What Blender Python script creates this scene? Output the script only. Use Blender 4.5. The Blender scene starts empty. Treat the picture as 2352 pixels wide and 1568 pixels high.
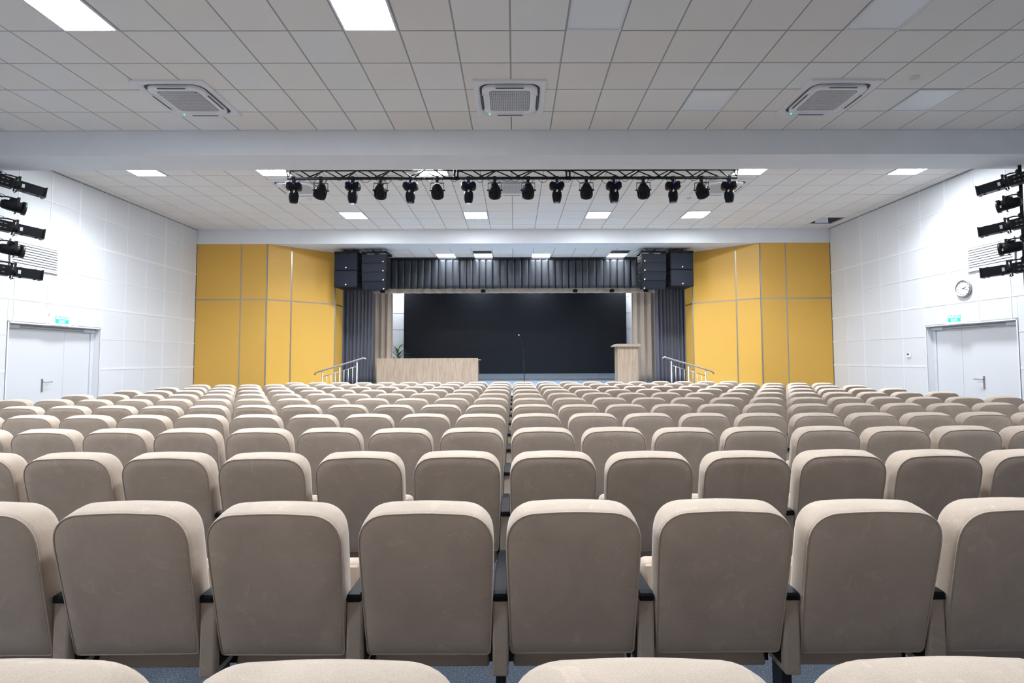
import bpy, math, random
from mathutils import Vector, Matrix

random.seed(7)
S = bpy.context.scene
COL = S.collection
PI = math.pi

# ------------------------------------------------------------------ camera
CAMH = 1.5
cam = bpy.data.cameras.new('camera'); camo = bpy.data.objects.new('camera', cam); COL.objects.link(camo)
F = 1171.635
cam.sensor_width = 36.0; cam.lens = F / 2352 * 36
cam.shift_x = -8.64 / 2352; cam.shift_y = -16.17 / 2352
cam.clip_start = 0.05; cam.clip_end = 100
r = Vector((0.99999142, -0.0028828, -0.00297636)); u = Vector((0.00283033, -0.04939848, 0.99877514)); w = Vector((0.0030263, 0.99877499, 0.0493899))
camo.matrix_world = Matrix(((r.x, u.x, -w.x, 0), (r.y, u.y, -w.y, 0), (r.z, u.z, -w.z, CAMH), (0, 0, 0, 1)))
S.camera = camo

# ------------------------------------------------------------------ world, exposure
wd = bpy.data.worlds.new('world'); S.world = wd; wd.use_nodes = True
wd.node_tree.nodes['Background'].inputs[0].default_value = (0.8, 0.88, 1, 1)
wd.node_tree.nodes['Background'].inputs[1].default_value = 0.3
S.view_settings.view_transform = 'Standard'; S.view_settings.look = 'None'
S.view_settings.exposure = 0.0; S.view_settings.gamma = 1.0; S.view_settings.use_curve_mapping = False
LIT = 66.0
SPREAD = 135
LAMP = 84.0      # watts of each ceiling panel lamp
LITS = 12.0         # radiance of a lit ceiling panel
S.cycles.max_bounces = 8; S.cycles.diffuse_bounces = 6
S.cycles.sample_clamp_indirect = 6.0

# ------------------------------------------------------------------ materials
def srgb(r, g, b):
    def c(v):
        v /= 255.0
        return v / 12.92 if v <= 0.04045 else ((v + 0.055) / 1.055) ** 2.4
    return (c(r), c(g), c(b), 1)

def mat(name, col, rough=0.6, metal=0.0, spec=0.5, sheen=0.0, emit=None, es=0.0, coat=0.0):
    m = bpy.data.materials.new(name); m.use_nodes = True
    b = m.node_tree.nodes['Principled BSDF']
    b.inputs['Base Color'].default_value = col
    b.inputs['Roughness'].default_value = rough; b.inputs['Metallic'].default_value = metal
    b.inputs['Specular IOR Level'].default_value = spec
    b.inputs['Sheen Weight'].default_value = sheen
    b.inputs['Coat Weight'].default_value = coat
    if emit:
        b.inputs['Emission Color'].default_value = emit; b.inputs['Emission Strength'].default_value = es
    return m

class NT:
    def __init__(s, m): s.t = m.node_tree; s.b = s.t.nodes['Principled BSDF']
    def n(s, ty, **k):
        x = s.t.nodes.new(ty)
        for a, v in k.items():
            if a.startswith('i_'): x.inputs[a[2:].replace('_', ' ')].default_value = v
            else: setattr(x, a, v)
        return x
    def l(s, a, b): s.t.links.new(a, b)
    def ramp(s, fac, stops):
        r_ = s.n('ShaderNodeValToRGB'); e = r_.color_ramp.elements
        e[0].position, e[0].color = stops[0]; e[1].position, e[1].color = stops[-1]
        for p, c in stops[1:-1]:
            q = e.new(p); q.color = c
        s.l(fac, r_.inputs[0]); return r_.outputs[0]
    def mix(s, fac, a, b, mode='MIX'):
        x = s.n('ShaderNodeMix', data_type='RGBA', blend_type=mode)
        for inp, v in ((x.inputs[0], fac), (x.inputs[6], a), (x.inputs[7], b)):
            if hasattr(v, 'is_linked'): s.l(v, inp)
            else: inp.default_value = v
        return x.outputs[2]
    def bump(s, h, dist, strength=1.0):
        x = s.n('ShaderNodeBump'); x.inputs['Distance'].default_value = dist; x.inputs['Strength'].default_value = strength
        s.l(h, x.inputs['Height']); s.l(x.outputs[0], s.b.inputs['Normal'])

def gray(v): return (v, v, v, 1)

# seat velvet: brushed nap marks, fine grain
VELB = (0.495, 0.415, 0.345, 1)
vel = mat('velvet', VELB, 0.85, spec=0.2, sheen=0.35)
vel.node_tree.nodes['Principled BSDF'].inputs['Sheen Roughness'].default_value = 0.4
k = NT(vel); tc = k.n('ShaderNodeTexCoord'); oi = k.n('ShaderNodeObjectInfo')
off = k.n('ShaderNodeVectorMath', operation='ADD'); sc_ = k.n('ShaderNodeVectorMath', operation='SCALE'); sc_.inputs[3].default_value = 37.0
cx_ = k.n('ShaderNodeCombineXYZ'); k.l(oi.outputs['Random'], cx_.inputs[0]); k.l(oi.outputs['Random'], cx_.inputs[1])
k.l(cx_.outputs[0], sc_.inputs[0]); k.l(tc.outputs['Object'], off.inputs[0]); k.l(sc_.outputs[0], off.inputs[1])
n1 = k.n('ShaderNodeTexNoise', i_Scale=5.0, i_Detail=4.0, i_Roughness=0.6, i_Distortion=0.8); k.l(off.outputs[0], n1.inputs['Vector'])
n2 = k.n('ShaderNodeTexNoise', i_Scale=8.0, i_Detail=2.5, i_Roughness=0.5, i_Distortion=2.2); k.l(off.outputs[0], n2.inputs['Vector'])
n3 = k.n('ShaderNodeTexNoise', i_Scale=420.0, i_Detail=2.0); k.l(tc.outputs['Object'], n3.inputs['Vector'])
c1 = k.ramp(n1.outputs[0], [(0.30, gray(0.90)), (0.75, gray(1.10))])
c2 = k.ramp(n2.outputs[0], [(0.63, gray(1.0)), (0.655, gray(1.15)), (0.72, gray(1.06))])
c3 = k.ramp(n3.outputs[0], [(0.3, gray(0.90)), (0.7, gray(1.10))])
a = k.mix(1.0, VELB, c1, 'MULTIPLY'); a = k.mix(0.8, a, c2, 'MULTIPLY'); a = k.mix(1.0, a, c3, 'MULTIPLY')
k.l(a, k.b.inputs['Base Color']); k.bump(n3.outputs[0], 0.0012, 0.6)
M_vel = vel
M_pipe = mat('piping_cloth', (0.47, 0.385, 0.31, 1), 0.8, sheen=0.3)
M_blk = mat('black_plastic', srgb(17, 20, 28), 0.4, spec=0.2)
k = NT(M_blk); tc = k.n('ShaderNodeTexCoord'); n1 = k.n('ShaderNodeTexNoise', i_Scale=260.0); k.l(tc.outputs['Object'], n1.inputs['Vector']); k.bump(n1.outputs[0], 0.0006, 0.6)
M_steel = mat('black_steel', srgb(16, 17, 20), 0.45)

# ceiling tile with slight differences from tile to tile
M_tile = mat('ceiling_tile', (0.58, 0.57, 0.55, 1), 0.9, spec=0.15)
k = NT(M_tile); oi = k.n('ShaderNodeObjectInfo'); tc = k.n('ShaderNodeTexCoord')
c1 = k.ramp(oi.outputs['Random'], [(0.0, (0.87, 0.845, 0.82, 1)), (0.35, (0.875, 0.865, 0.845, 1)), (0.6, (0.88, 0.875, 0.865, 1)), (1.0, (0.865, 0.88, 0.89, 1))])
n3 = k.n('ShaderNodeTexNoise', i_Scale=160.0, i_Detail=3.0); k.l(tc.outputs['Object'], n3.inputs['Vector'])
c3 = k.ramp(n3.outputs[0], [(0.3, gray(0.92)), (0.7, gray(1.06))]); k.l(k.mix(1.0, c1, c3, 'MULTIPLY'), k.b.inputs['Base Color']); k.bump(n3.outputs[0], 0.001, 0.5)
M_grid = mat('ceiling_grid', (0.36, 0.39, 0.40, 1), 0.45, spec=0.4)
M_beam = mat('beam_paint', (0.62, 0.66, 0.72, 1), 0.75, spec=0.3)
k = NT(M_beam); tc = k.n('ShaderNodeTexCoord'); n1 = k.n('ShaderNodeTexNoise', i_Scale=3.0, i_Detail=5.0); k.l(tc.outputs['Object'], n1.inputs['Vector'])
k.l(k.ramp(n1.outputs[0], [(0.3, (0.79, 0.83, 0.88, 1)), (0.7, (0.82, 0.86, 0.91, 1))]), k.b.inputs['Base Color'])
n2 = k.n('ShaderNodeTexNoise', i_Scale=90.0, i_Detail=2.0); k.l(tc.outputs['Object'], n2.inputs['Vector']); k.bump(n2.outputs[0], 0.001, 0.4)
# perforated wall panel: fine rows of holes
M_perf = mat('perforated_panel', (0.66, 0.70, 0.76, 1), 0.55, spec=0.4)
k = NT(M_perf); tc = k.n('ShaderNodeTexCoord'); sp = k.n('ShaderNodeSeparateXYZ'); k.l(tc.outputs['Object'], sp.inputs[0])
def sinw(out, f_):
    m1 = k.n('ShaderNodeMath', operation='MULTIPLY'); m1.inputs[1].default_value = f_; k.l(out, m1.inputs[0])
    m2 = k.n('ShaderNodeMath', operation='SINE'); k.l(m1.outputs[0], m2.inputs[0]); return m2.outputs[0]
mm = k.n('ShaderNodeMath', operation='MULTIPLY'); k.l(sinw(sp.outputs[1], 2 * PI / 0.016), mm.inputs[0]); k.l(sinw(sp.outputs[2], 2 * PI / 0.016), mm.inputs[1])
pc = k.ramp(mm.outputs[0], [(0.25, (0.755, 0.785, 0.825, 1)), (0.55, (0.57, 0.60, 0.65, 1))]); k.l(pc, k.b.inputs['Base Color'])
M_batten = mat('white_batten', (0.80, 0.83, 0.88, 1), 0.45)
M_white = mat('white_paint', (0.80, 0.82, 0.85, 1), 0.5)
M_door = mat('door_paint', (0.68, 0.71, 0.755, 1), 0.35)
M_yel = mat('yellow_panel', srgb(226, 170, 62), 0.42, spec=0.4)
k = NT(M_yel); tc = k.n('ShaderNodeTexCoord'); n1 = k.n('ShaderNodeTexNoise', i_Scale=220.0, i_Detail=2.0); k.l(tc.outputs['Object'], n1.inputs['Vector'])
k.l(k.ramp(n1.outputs[0], [(0.3, (0.63, 0.365, 0.065, 1)), (0.7, (0.70, 0.415, 0.085, 1))]), k.b.inputs['Base Color']); k.bump(n1.outputs[0], 0.0006, 0.5)
M_alu = mat('brushed_aluminium', (0.38, 0.365, 0.35, 1), 0.3, metal=0.9)
M_chrome = mat('stainless_steel', (0.45, 0.46, 0.48, 1), 0.38, metal=1.0)
M_carpet = mat('blue_floor', srgb(72, 88, 112), 0.9)
k = NT(M_carpet); tc = k.n('ShaderNodeTexCoord'); n1 = k.n('ShaderNodeTexNoise', i_Scale=170.0, i_Detail=4.0, i_Roughness=0.8); k.l(tc.outputs['Object'], n1.inputs['Vector'])
k.l(k.ramp(n1.outputs[0], [(0.35, (0.02, 0.03, 0.048, 1)), (0.52, (0.05, 0.068, 0.10, 1)), (0.66, (0.26, 0.30, 0.36, 1))]), k.b.inputs['Base Color']); k.bump(n1.outputs[0], 0.002, 0.6)
M_stage = mat('stage_floor', (0.36, 0.48, 0.62, 1), 0.28, spec=0.5)
M_dark = mat('dark_curtain', (0.105, 0.108, 0.14, 1), 0.75, sheen=0.25)
k = NT(M_dark); tc = k.n('ShaderNodeTexCoord'); n1 = k.n('ShaderNodeTexNoise', i_Scale=300.0, i_Detail=2.0); k.l(tc.outputs['Object'], n1.inputs['Vector']); k.bump(n1.outputs[0], 0.001, 0.4)
M_val = mat('valance_cloth', (0.028, 0.033, 0.043, 1), 0.5, spec=0.45)
M_cream = mat('cream_curtain', (0.60, 0.51, 0.42, 1), 0.8, sheen=0.2)
M_led = mat('led_screen', (0.012, 0.014, 0.019, 1), 0.45, spec=0.22)
k = NT(M_led); tc = k.n('ShaderNodeTexCoord'); sp = k.n('ShaderNodeSeparateXYZ'); k.l(tc.outputs['Object'], sp.inputs[0])
n1 = k.n('ShaderNodeTexNoise', i_Scale=500.0, i_Detail=1.0); k.l(tc.outputs['Object'], n1.inputs['Vector'])
k.l(k.ramp(n1.outputs[0], [(0.3, (0.005, 0.0065, 0.010, 1)), (0.7, (0.011, 0.0135, 0.019, 1))]), k.b.inputs['Base Color'])
k.bump(n1.outputs[0], 0.001, 0.5)
M_cab = mat('speaker_cabinet', srgb(17, 20, 28), 0.5, spec=0.25)
M_grille = mat('speaker_grille', srgb(30, 36, 50), 0.6, spec=0.25)
k = NT(M_grille); tc = k.n('ShaderNodeTexCoord'); n1 = k.n('ShaderNodeTexNoise', i_Scale=400.0, i_Detail=1.0); k.l(tc.outputs['Object'], n1.inputs['Vector'])
k.l(k.ramp(n1.outputs[0], [(0.35, srgb(14, 18, 27)), (0.65, srgb(33, 40, 55))]), k.b.inputs['Base Color'])
M_logo = mat('white_badge', (0.85, 0.86, 0.88, 1), 0.4)
M_wood = mat('light_wood', srgb(200, 178, 152), 0.5)
k = NT(M_wood); tc = k.n('ShaderNodeTexCoord'); mp = k.n('ShaderNodeMapping'); mp.inputs['Scale'].default_value = (24, 24, 1.1); k.l(tc.outputs['Object'], mp.inputs[0])
n1 = k.n('ShaderNodeTexNoise', i_Scale=1.6, i_Detail=6.0, i_Roughness=0.65, i_Distortion=0.6); k.l(mp.outputs[0], n1.inputs['Vector'])
k.l(k.ramp(n1.outputs[0], [(0.30, srgb(138, 116, 98)), (0.5, srgb(172, 150, 130)), (0.72, srgb(188, 168, 147))]), k.b.inputs['Base Color'])
M_woodd = mat('wood_edge', srgb(150, 128, 106), 0.5)
M_plastic = mat('white_plastic', (0.82, 0.84, 0.88, 1), 0.4)
M_acdark = mat('dark_slot', (0.03, 0.035, 0.05, 1), 0.5)
M_offp = mat('opal_diffuser', (0.86, 0.90, 0.95, 1), 0.35)
M_lit = mat('lit_diffuser', (0.9, 0.9, 0.9, 1), 0.5, emit=(0.93, 0.965, 1.0, 1), es=LIT)
M_lits = mat('lit_stage_diffuser', (0.9, 0.9, 0.9, 1), 0.5, emit=(0.88, 0.94, 1.0, 1), es=LITS)
M_green = mat('green_led', (0.02, 0.5, 0.2, 1), 0.4, emit=(0.05, 1.0, 0.45, 1), es=3.0)
M_blue = mat('blue_display', (0.02, 0.02, 0.3, 1), 0.4, emit=(0.1, 0.08, 1.0, 1), es=0.35)
M_sgreen = mat('exit_green', (0.02, 0.45, 0.30, 1), 0.4, emit=(0.05, 0.58, 0.40, 1), es=0.9)
M_swhite = mat('exit_white', (0.9, 0.9, 0.9, 1), 0.4, emit=(0.9, 0.96, 1.0, 1), es=1.6)
M_leaf = mat('leaf', (0.10, 0.16, 0.05, 1), 0.5)
M_pot = mat('pot', (0.5, 0.45, 0.4, 1), 0.5)
M_void = mat('plenum', (0.02, 0.02, 0.022, 1), 0.9)
M_glass = mat('lens_glass', (0.10, 0.13, 0.18, 1), 0.08, spec=0.8, coat=0.5)
M_clockf = mat('clock_face', (0.72, 0.72, 0.84, 1), 0.3)
M_skirt = mat('skirting_grey', (0.30, 0.31, 0.37, 1), 0.5)

# ------------------------------------------------------------------ mesh builder
class MB:
    def __init__(s): s.v = []; s.f = []; s.sm = []
    def add(s, vs, fs, smooth=False, T=None):
        o = len(s.v)
        if T is not None: vs = [T @ Vector(v) for v in vs]
        s.v += [tuple(v) for v in vs]; s.f += [tuple(i + o for i in q) for q in fs]; s.sm += [smooth] * len(fs)
        return s
    def box(s, x0, x1, y0, y1, z0, z1, T=None):
        vs = [(x, y, z) for x in (x0, x1) for y in (y0, y1) for z in (z0, z1)]
        return s.add(vs, [(0, 1, 3, 2), (4, 6, 7, 5), (0, 4, 5, 1), (2, 3, 7, 6), (0, 2, 6, 4), (1, 5, 7, 3)], False, T)
    def bbox(s, x0, x1, y0, y1, z0, z1, b, T=None, seg=2, smooth=False):
        """box with rounded edges"""
        pts = []; cs = []
        n = seg + 1
        # stack of rounded rectangles in z
        def ring(ins, z):
            rr = max(b - ins, 0.0003); out = []
            X0, X1, Y0, Y1 = x0 + ins, x1 - ins, y0 + ins, y1 - ins
            for (cx, cy, a0) in ((X1 - rr, Y1 - rr, 0), (X0 + rr, Y1 - rr, 90), (X0 + rr, Y0 + rr, 180), (X1 - rr, Y0 + rr, 270)):
                for i in range(seg + 1):
                    a = math.radians(a0 + 90 * i / seg); out.append((cx + rr * math.cos(a), cy + rr * math.sin(a), z))
            return out
        rings = []
        for i in range(seg + 1):
            a = math.radians(90 * i / seg); rings.append(ring(b * (1 - math.sin(a)) * 0.999, z0 + b * (1 - math.cos(a))))
        for i in range(seg + 1):
            a = math.radians(90 * (1 - i / seg)); rings.append(ring(b * (1 - math.sin(a)) * 0.999, z1 - b * (1 - math.cos(a))))
        return s.loft(rings, True, True, True, T, smooth)
    def loft(s, rings, closed=True, cap0=False, cap1=False, T=None, smooth=True):
        N = len(rings[0]); vs = [p for r_ in rings for p in r_]; fs = []
        for j in range(len(rings) - 1):
            for i in range(N if closed else N - 1):
                a_, b_ = j * N + i, j * N + (i + 1) % N
                fs.append((a_, b_, b_ + N, a_ + N))
        s.add(vs, fs, smooth, T)
        o = len(s.v) - len(vs)
        if cap0: s.f.append(tuple(o + i for i in reversed(range(N)))); s.sm.append(False)
        if cap1: s.f.append(tuple(o + (len(rings) - 1) * N + i for i in range(N))); s.sm.append(False)
        return s
    def tube(s, pts, r_, n=8, cap=True, T=None):
        pts = [Vector(p) for p in pts]; rings = []
        up = Vector((0, 0, 1)); prev = None
        for i, p in enumerate(pts):
            d = (pts[min(i + 1, len(pts) - 1)] - pts[max(i - 1, 0)]).normalized()
            if prev is None:
                a = d.cross(up)
                if a.length < 1e-3: a = d.cross(Vector((1, 0, 0)))
                a.normalize()
            else:
                a = prev - d * prev.dot(d); a.normalize()
            prev = a; b_ = d.cross(a)
            rr = r_[i] if isinstance(r_, (list, tuple)) else r_
            rings.append([tuple(p + (a * math.cos(t) + b_ * math.sin(t)) * rr) for t in [2 * PI * q / n for q in range(n)]])
        return s.loft(rings, True, cap, cap, T)
    def lathe(s, prof, n=20, T=None, cap=True):
        """prof = [(r, z)] about the z axis"""
        rings = [[(r_ * math.cos(2 * PI * i / n), r_ * math.sin(2 * PI * i / n), z) for i in range(n)] for r_, z in prof]
        return s.loft(rings, True, cap, cap, T)
    def mesh(s, name):
        me = bpy.data.meshes.new(name); me.from_pydata(s.v, [], s.f); me.validate()
        me.polygons.foreach_set('use_smooth', s.sm[:len(me.polygons)] if len(me.polygons) == len(s.sm) else [False] * len(me.polygons))
        me.update(); return me
    def build(s, name, m, parent=None, loc=None, fix=True):
        me = s.mesh(name)
        if fix:
            import bmesh
            bm = bmesh.new(); bm.from_mesh(me); bmesh.ops.recalc_face_normals(bm, faces=bm.faces); bm.to_mesh(me); bm.free()
        me.materials.append(m)
        return put(name, me, parent, loc)

def put(name, me, parent=None, loc=None):
    o = bpy.data.objects.new(name, me); COL.objects.link(o)
    if parent is not None: o.parent = parent
    if loc is not None: o.location = loc
    return o

def tag(o, label=None, cat=None, group=None, kind=None):
    if label: o['label'] = label
    if cat: o['category'] = cat
    if group: o['group'] = group
    if kind: o['kind'] = kind
    return o

def thing(name, label, cat, loc=(0, 0, 0), rot=0, group=None, kind=None):
    o = bpy.data.objects.new(name, None); COL.objects.link(o); o.empty_display_size = 0.1
    o.location = loc; o.rotation_euler = (0, 0, rot)
    return tag(o, label, cat, group, kind)

def shared(name, mb, m):
    me = mb.mesh(name)
    import bmesh
    bm = bmesh.new(); bm.from_mesh(me); bmesh.ops.recalc_face_normals(bm, faces=bm.faces); bm.to_mesh(me); bm.free()
    me.materials.append(m); return me

def text(body, size, ext=0.001):
    c = bpy.data.curves.new('t', 'FONT'); c.body = body; c.size = size; c.extrude = ext; c.align_x = 'CENTER'; c.align_y = 'CENTER'; c.resolution_u = 3
    o = bpy.data.objects.new('t', c); COL.objects.link(o); bpy.context.view_layer.update()
    dg = bpy.context.evaluated_depsgraph_get(); me = bpy.data.meshes.new_from_object(o.evaluated_get(dg))
    bpy.data.objects.remove(o); return me

ORD = ['zeroth', 'first', 'second', 'third', 'fourth', 'fifth', 'sixth', 'seventh', 'eighth', 'ninth', 'tenth', 'eleventh', 'twelfth', 'thirteenth', 'fourteenth']
ORDC = [''] + ORD[1:]

WX = 8.61; CZ = 5.05; BZ = 4.66; Y0 = -4.5
GX0 = -0.034          # ceiling grid line k = 0

# ================================================================== SETTING
fl = MB().box(-WX - .1, WX + .1, Y0, 18.8, -0.12, 0).build('floor', M_carpet); tag(fl, 'blue grey speckled floor covering under the rows of seats', 'floor', kind='structure')
# ---- stage
stage = thing('trim_stage', 'raised stage with pale blue floor in front of the dark screen', 'stage', (0, 13.7, 0), kind='structure')
MB().box(-6.65, 6.65, 0.02, 4.9, 0.0, 0.73).build('fascia', M_white, stage)
MB().box(-6.65, 6.65, 0.0, 4.9, 0.731, 0.75).build('stage_floor', M_stage, stage)
MB().bbox(-6.65, 6.65, -0.02, 0.03, 0.715, 0.756, 0.006).build('nosing', M_skirt, stage)

# ---- ceilings: backing with T grid, tiles hung proud of it
def ceiling(name, label, z, ks, ys, skip, x0, x1, ya, yb, holes=(), phase=GX0):
    c = thing(name, label, 'ceiling', (0, 0, z), kind='structure')
    # rails of the grid
    for kk in ks:
        x = phase + 0.6 * kk
        if x0 < x < x1: MB().box(-0.012, 0.012, ya, yb, 0.006, 0.03).build('main_runner', M_grid, c, (x, 0, 0), fix=False)
    for y in ys:
        if ya < y < yb: MB().box(x0, x1, -0.012, 0.012, 0.0065, 0.028).build('cross_runner', M_grid, c, (0, y, 0), fix=False)
    xs = sorted(set([x0] + [phase + .6 * kk for kk in ks if x0 < phase + .6 * kk < x1] + [x1]))
    yy = sorted(set([ya] + [y for y in ys if ya < y < yb] + [yb]))
    cache = {}
    for i in range(len(xs) - 1):
        for j in range(len(yy) - 1):
            xm, ym = (xs[i] + xs[i + 1]) / 2, (yy[j] + yy[j + 1]) / 2
            if any(abs(xm - a_) < .3 and abs(ym - b_) < .3 for a_, b_ in skip): continue
            lx, ly = round(xs[i + 1] - xs[i], 3), round(yy[j + 1] - yy[j], 3)
            if lx < .04 or ly < .04: continue
            if (lx, ly) not in cache:
                g = 0.009; a_, b_ = lx / 2 - g, ly / 2 - g
                mb = MB(); q = 0.003
                mb.add([(-a_, -b_, .02), (a_, -b_, .02), (a_, b_, .02), (-a_, b_, .02), (-a_, -b_, q), (a_, -b_, q), (a_, b_, q), (-a_, b_, q),
                        (-a_ + q, -b_ + q, 0), (a_ - q, -b_ + q, 0), (a_ - q, b_ - q, 0), (-a_ + q, b_ - q, 0)],
                       [(0, 1, 5, 4), (1, 2, 6, 5), (2, 3, 7, 6), (3, 0, 4, 7), (4, 5, 9, 8), (5, 6, 10, 9), (6, 7, 11, 10), (7, 4, 8, 11), (8, 9, 10, 11)])
                cache[(lx, ly)] = shared('tile', mb, M_tile)
            put('ceiling_tile', cache[(lx, ly)], c, (xm, ym, 0))
    return c

def cell(k0, y0): return (GX0 + .6 * k0 + .3, y0 + .3)
NY = [4.146 + .6 * i for i in range(7)]           # near ceiling lines, up to 7.746
FY = [8.47 + .6 * i for i in range(9)]            # far ceiling lines, up to 13.27
ksn = list(range(-15, 16))
near_lit = [cell(-8, 4.746), cell(-3, 4.746)]
near_off = [cell(1, 4.746), cell(6, 4.746), cell(4, 6.546), cell(9, 6.546)]
far_lit = [cell(-12, 9.07), cell(-8, 9.07), cell(-3, 9.07), cell(7, 9.07), cell(12, 9.07), cell(-7, 12.07), cell(-2, 12.07), cell(3, 12.07), cell(7, 12.07)]
hole = cell(13, 12.67)
ac_x = (-4.405, -0.05, 4.26)
ceiling('ceiling', 'grey tiled ceiling nearest the camera', CZ, ksn, NY, near_lit + near_off, -WX, WX, 3.546, 7.736)
ceiling('ceiling', 'grey tiled ceiling between the two cross beams', CZ, ksn, FY, far_lit + [hole], -WX, WX, 8.35, 13.737)
tb = MB()
for (a_, b_) in ((Y0, 3.546),): tb.box(-WX, WX, a_, b_, CZ, CZ + .1)
tag(tb.build('ceiling', M_tile), 'plain ceiling strip overhead behind the camera', 'ceiling', kind='structure')
# plenum slab with the void over the missing tile
tag(MB().box(-WX - .1, WX + .1, Y0, 18.8, CZ + .45, CZ + .55).build('ceiling', M_void), 'dark void above the ceiling tiles seen through the missing tile', 'ceiling', kind='structure')
SY = [14.60 + .6 * i for i in range(7)]
st_lit = []
SG0 = 0.0
# stage ceiling panels: (grid column centre)
for px in (-2.06, -0.93, 0.82, 3.12): st_lit.append((px, 15.32))
ceiling('ceiling', 'lower tiled ceiling above the front of the stage', BZ, ksn[3:28], SY, [], -6.8, 6.8, 14.39, 18.6)

# ---- beams
for nm, a_, b_, lb in (('near', 7.736, 8.35, 'wide pale grey cross beam under the ceiling above the lighting truss'), ('far', 13.737, 14.39, 'pale grey cross beam above the yellow panels and the stage opening')):
    mb = MB(); mb.box(-WX, WX, a_, b_, BZ, CZ + .05)
    tag(mb.build('trim_beam', M_beam), lb, 'beam', kind='structure')
tag(MB().box(-WX, WX, 14.39, 18.7, BZ + .06, CZ + .4).build('trim_bulkhead', M_void), 'closed space above the stage ceiling', 'bulkhead', kind='structure')

# ---- side walls
HB = [0.085 + .625 * i for i in range(8)]     # horizontal joints
def side_wall(sx, name, lb):
    wl = thing(name, lb, 'wall', (sx * WX, 0, 0), kind='structure')
    yv = [8.77 + .622 * i for i in range(9)]            # vertical joints up to 13.746
    yv = [8.148 - .622 * 2, 8.148 - .622, 8.148] + yv[:-1] + [13.74]
    ds = (8.68, 10.62, 2.168)
    # backing wall with the door opening
    bk = MB()
    for (a_, b_, c_, d_) in ((Y0, ds[0], 0, CZ + .5), (ds[1], 13.8, 0, CZ + .5), (ds[0], ds[1], ds[2], CZ + .5)):
        xx = sorted((0.012 * sx, .3 * sx)); bk.box(xx[0], xx[1], a_, b_, c_, d_)
    bk.build('backing', M_white, wl)
    zz = HB + [CZ - .008]
    cache = {}
    for j in range(len(yv) - 1):
        for i in range(len(zz) - 1):
            a_, b_, c_, d_ = yv[j] + .013, yv[j + 1] - .013, zz[i] + .013, zz[i + 1] - .013
            pcs = [(a_, b_, c_, d_)]
            if b_ > ds[0] - .02 and a_ < ds[1] + .02 and c_ < ds[2] + .02:      # cut round the door opening
                pcs = []
                if a_ < ds[0] - .02: pcs.append((a_, ds[0] - .02, c_, d_))
                if b_ > ds[1] + .02: pcs.append((ds[1] + .02, b_, c_, d_))
                pcs.append((max(a_, ds[0] - .02), min(b_, ds[1] + .02), ds[2] + .02, d_))
            for (a_, b_, c_, d_) in pcs:
                if d_ - c_ < .05 or b_ - a_ < .03: continue
                key = (round(b_ - a_, 3), round(d_ - c_, 3))
                if key not in cache:
                    h_, v_ = key[0] / 2, key[1] / 2
                    cache[key] = shared('panel', MB().bbox(-.006, .006, -h_, h_, -v_, v_, .003, seg=1), M_perf)
                put('wall_panel', cache[key], wl, (0, (a_ + b_) / 2, (c_ + d_) / 2))
    for j, y in enumerate(yv[:-1]):
        wdt = .022 if j % 4 == 1 else .013
        c_ = 0.0
        if ds[0] - .03 < y < ds[1] + .03: c_ = ds[2] + .01
        MB().box(-.0095, .0095, -wdt, wdt, c_, CZ).build('batten', M_batten, wl, (0, y, 0))
    for i, z in enumerate(HB):
        wdt = .022 if i % 2 == 0 else .012
        segs = [(4, 13.74)] if z > ds[2] else [(4, ds[0] - .02), (ds[1] + .02, 13.74)]
        for (a_, b_) in segs: MB().box(-.0105, .0105, a_, b_, z - wdt, z + wdt).build('batten', M_batten, wl)
    tag(MB().box(-.008, .008, Y0, 4, 0, CZ).build('plain_panel', M_perf, wl))
    # ---- ceiling angle
    MB().box(-.02, .01, Y0, 13.74, CZ - .012, CZ + .004).build('ceiling_angle', M_grid, wl)
    return wl
side_wall(-1, 'wall_left', 'left wall of white perforated square panels with white battens')
side_wall(1, 'wall_right', 'right wall of white perforated square panels with white battens')
tag(MB().box(-WX - .3, WX + .3, Y0 - .2, Y0, 0, CZ + .5).build('wall_back', M_white), 'plain wall behind the camera', 'wall', kind='structure')

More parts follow.
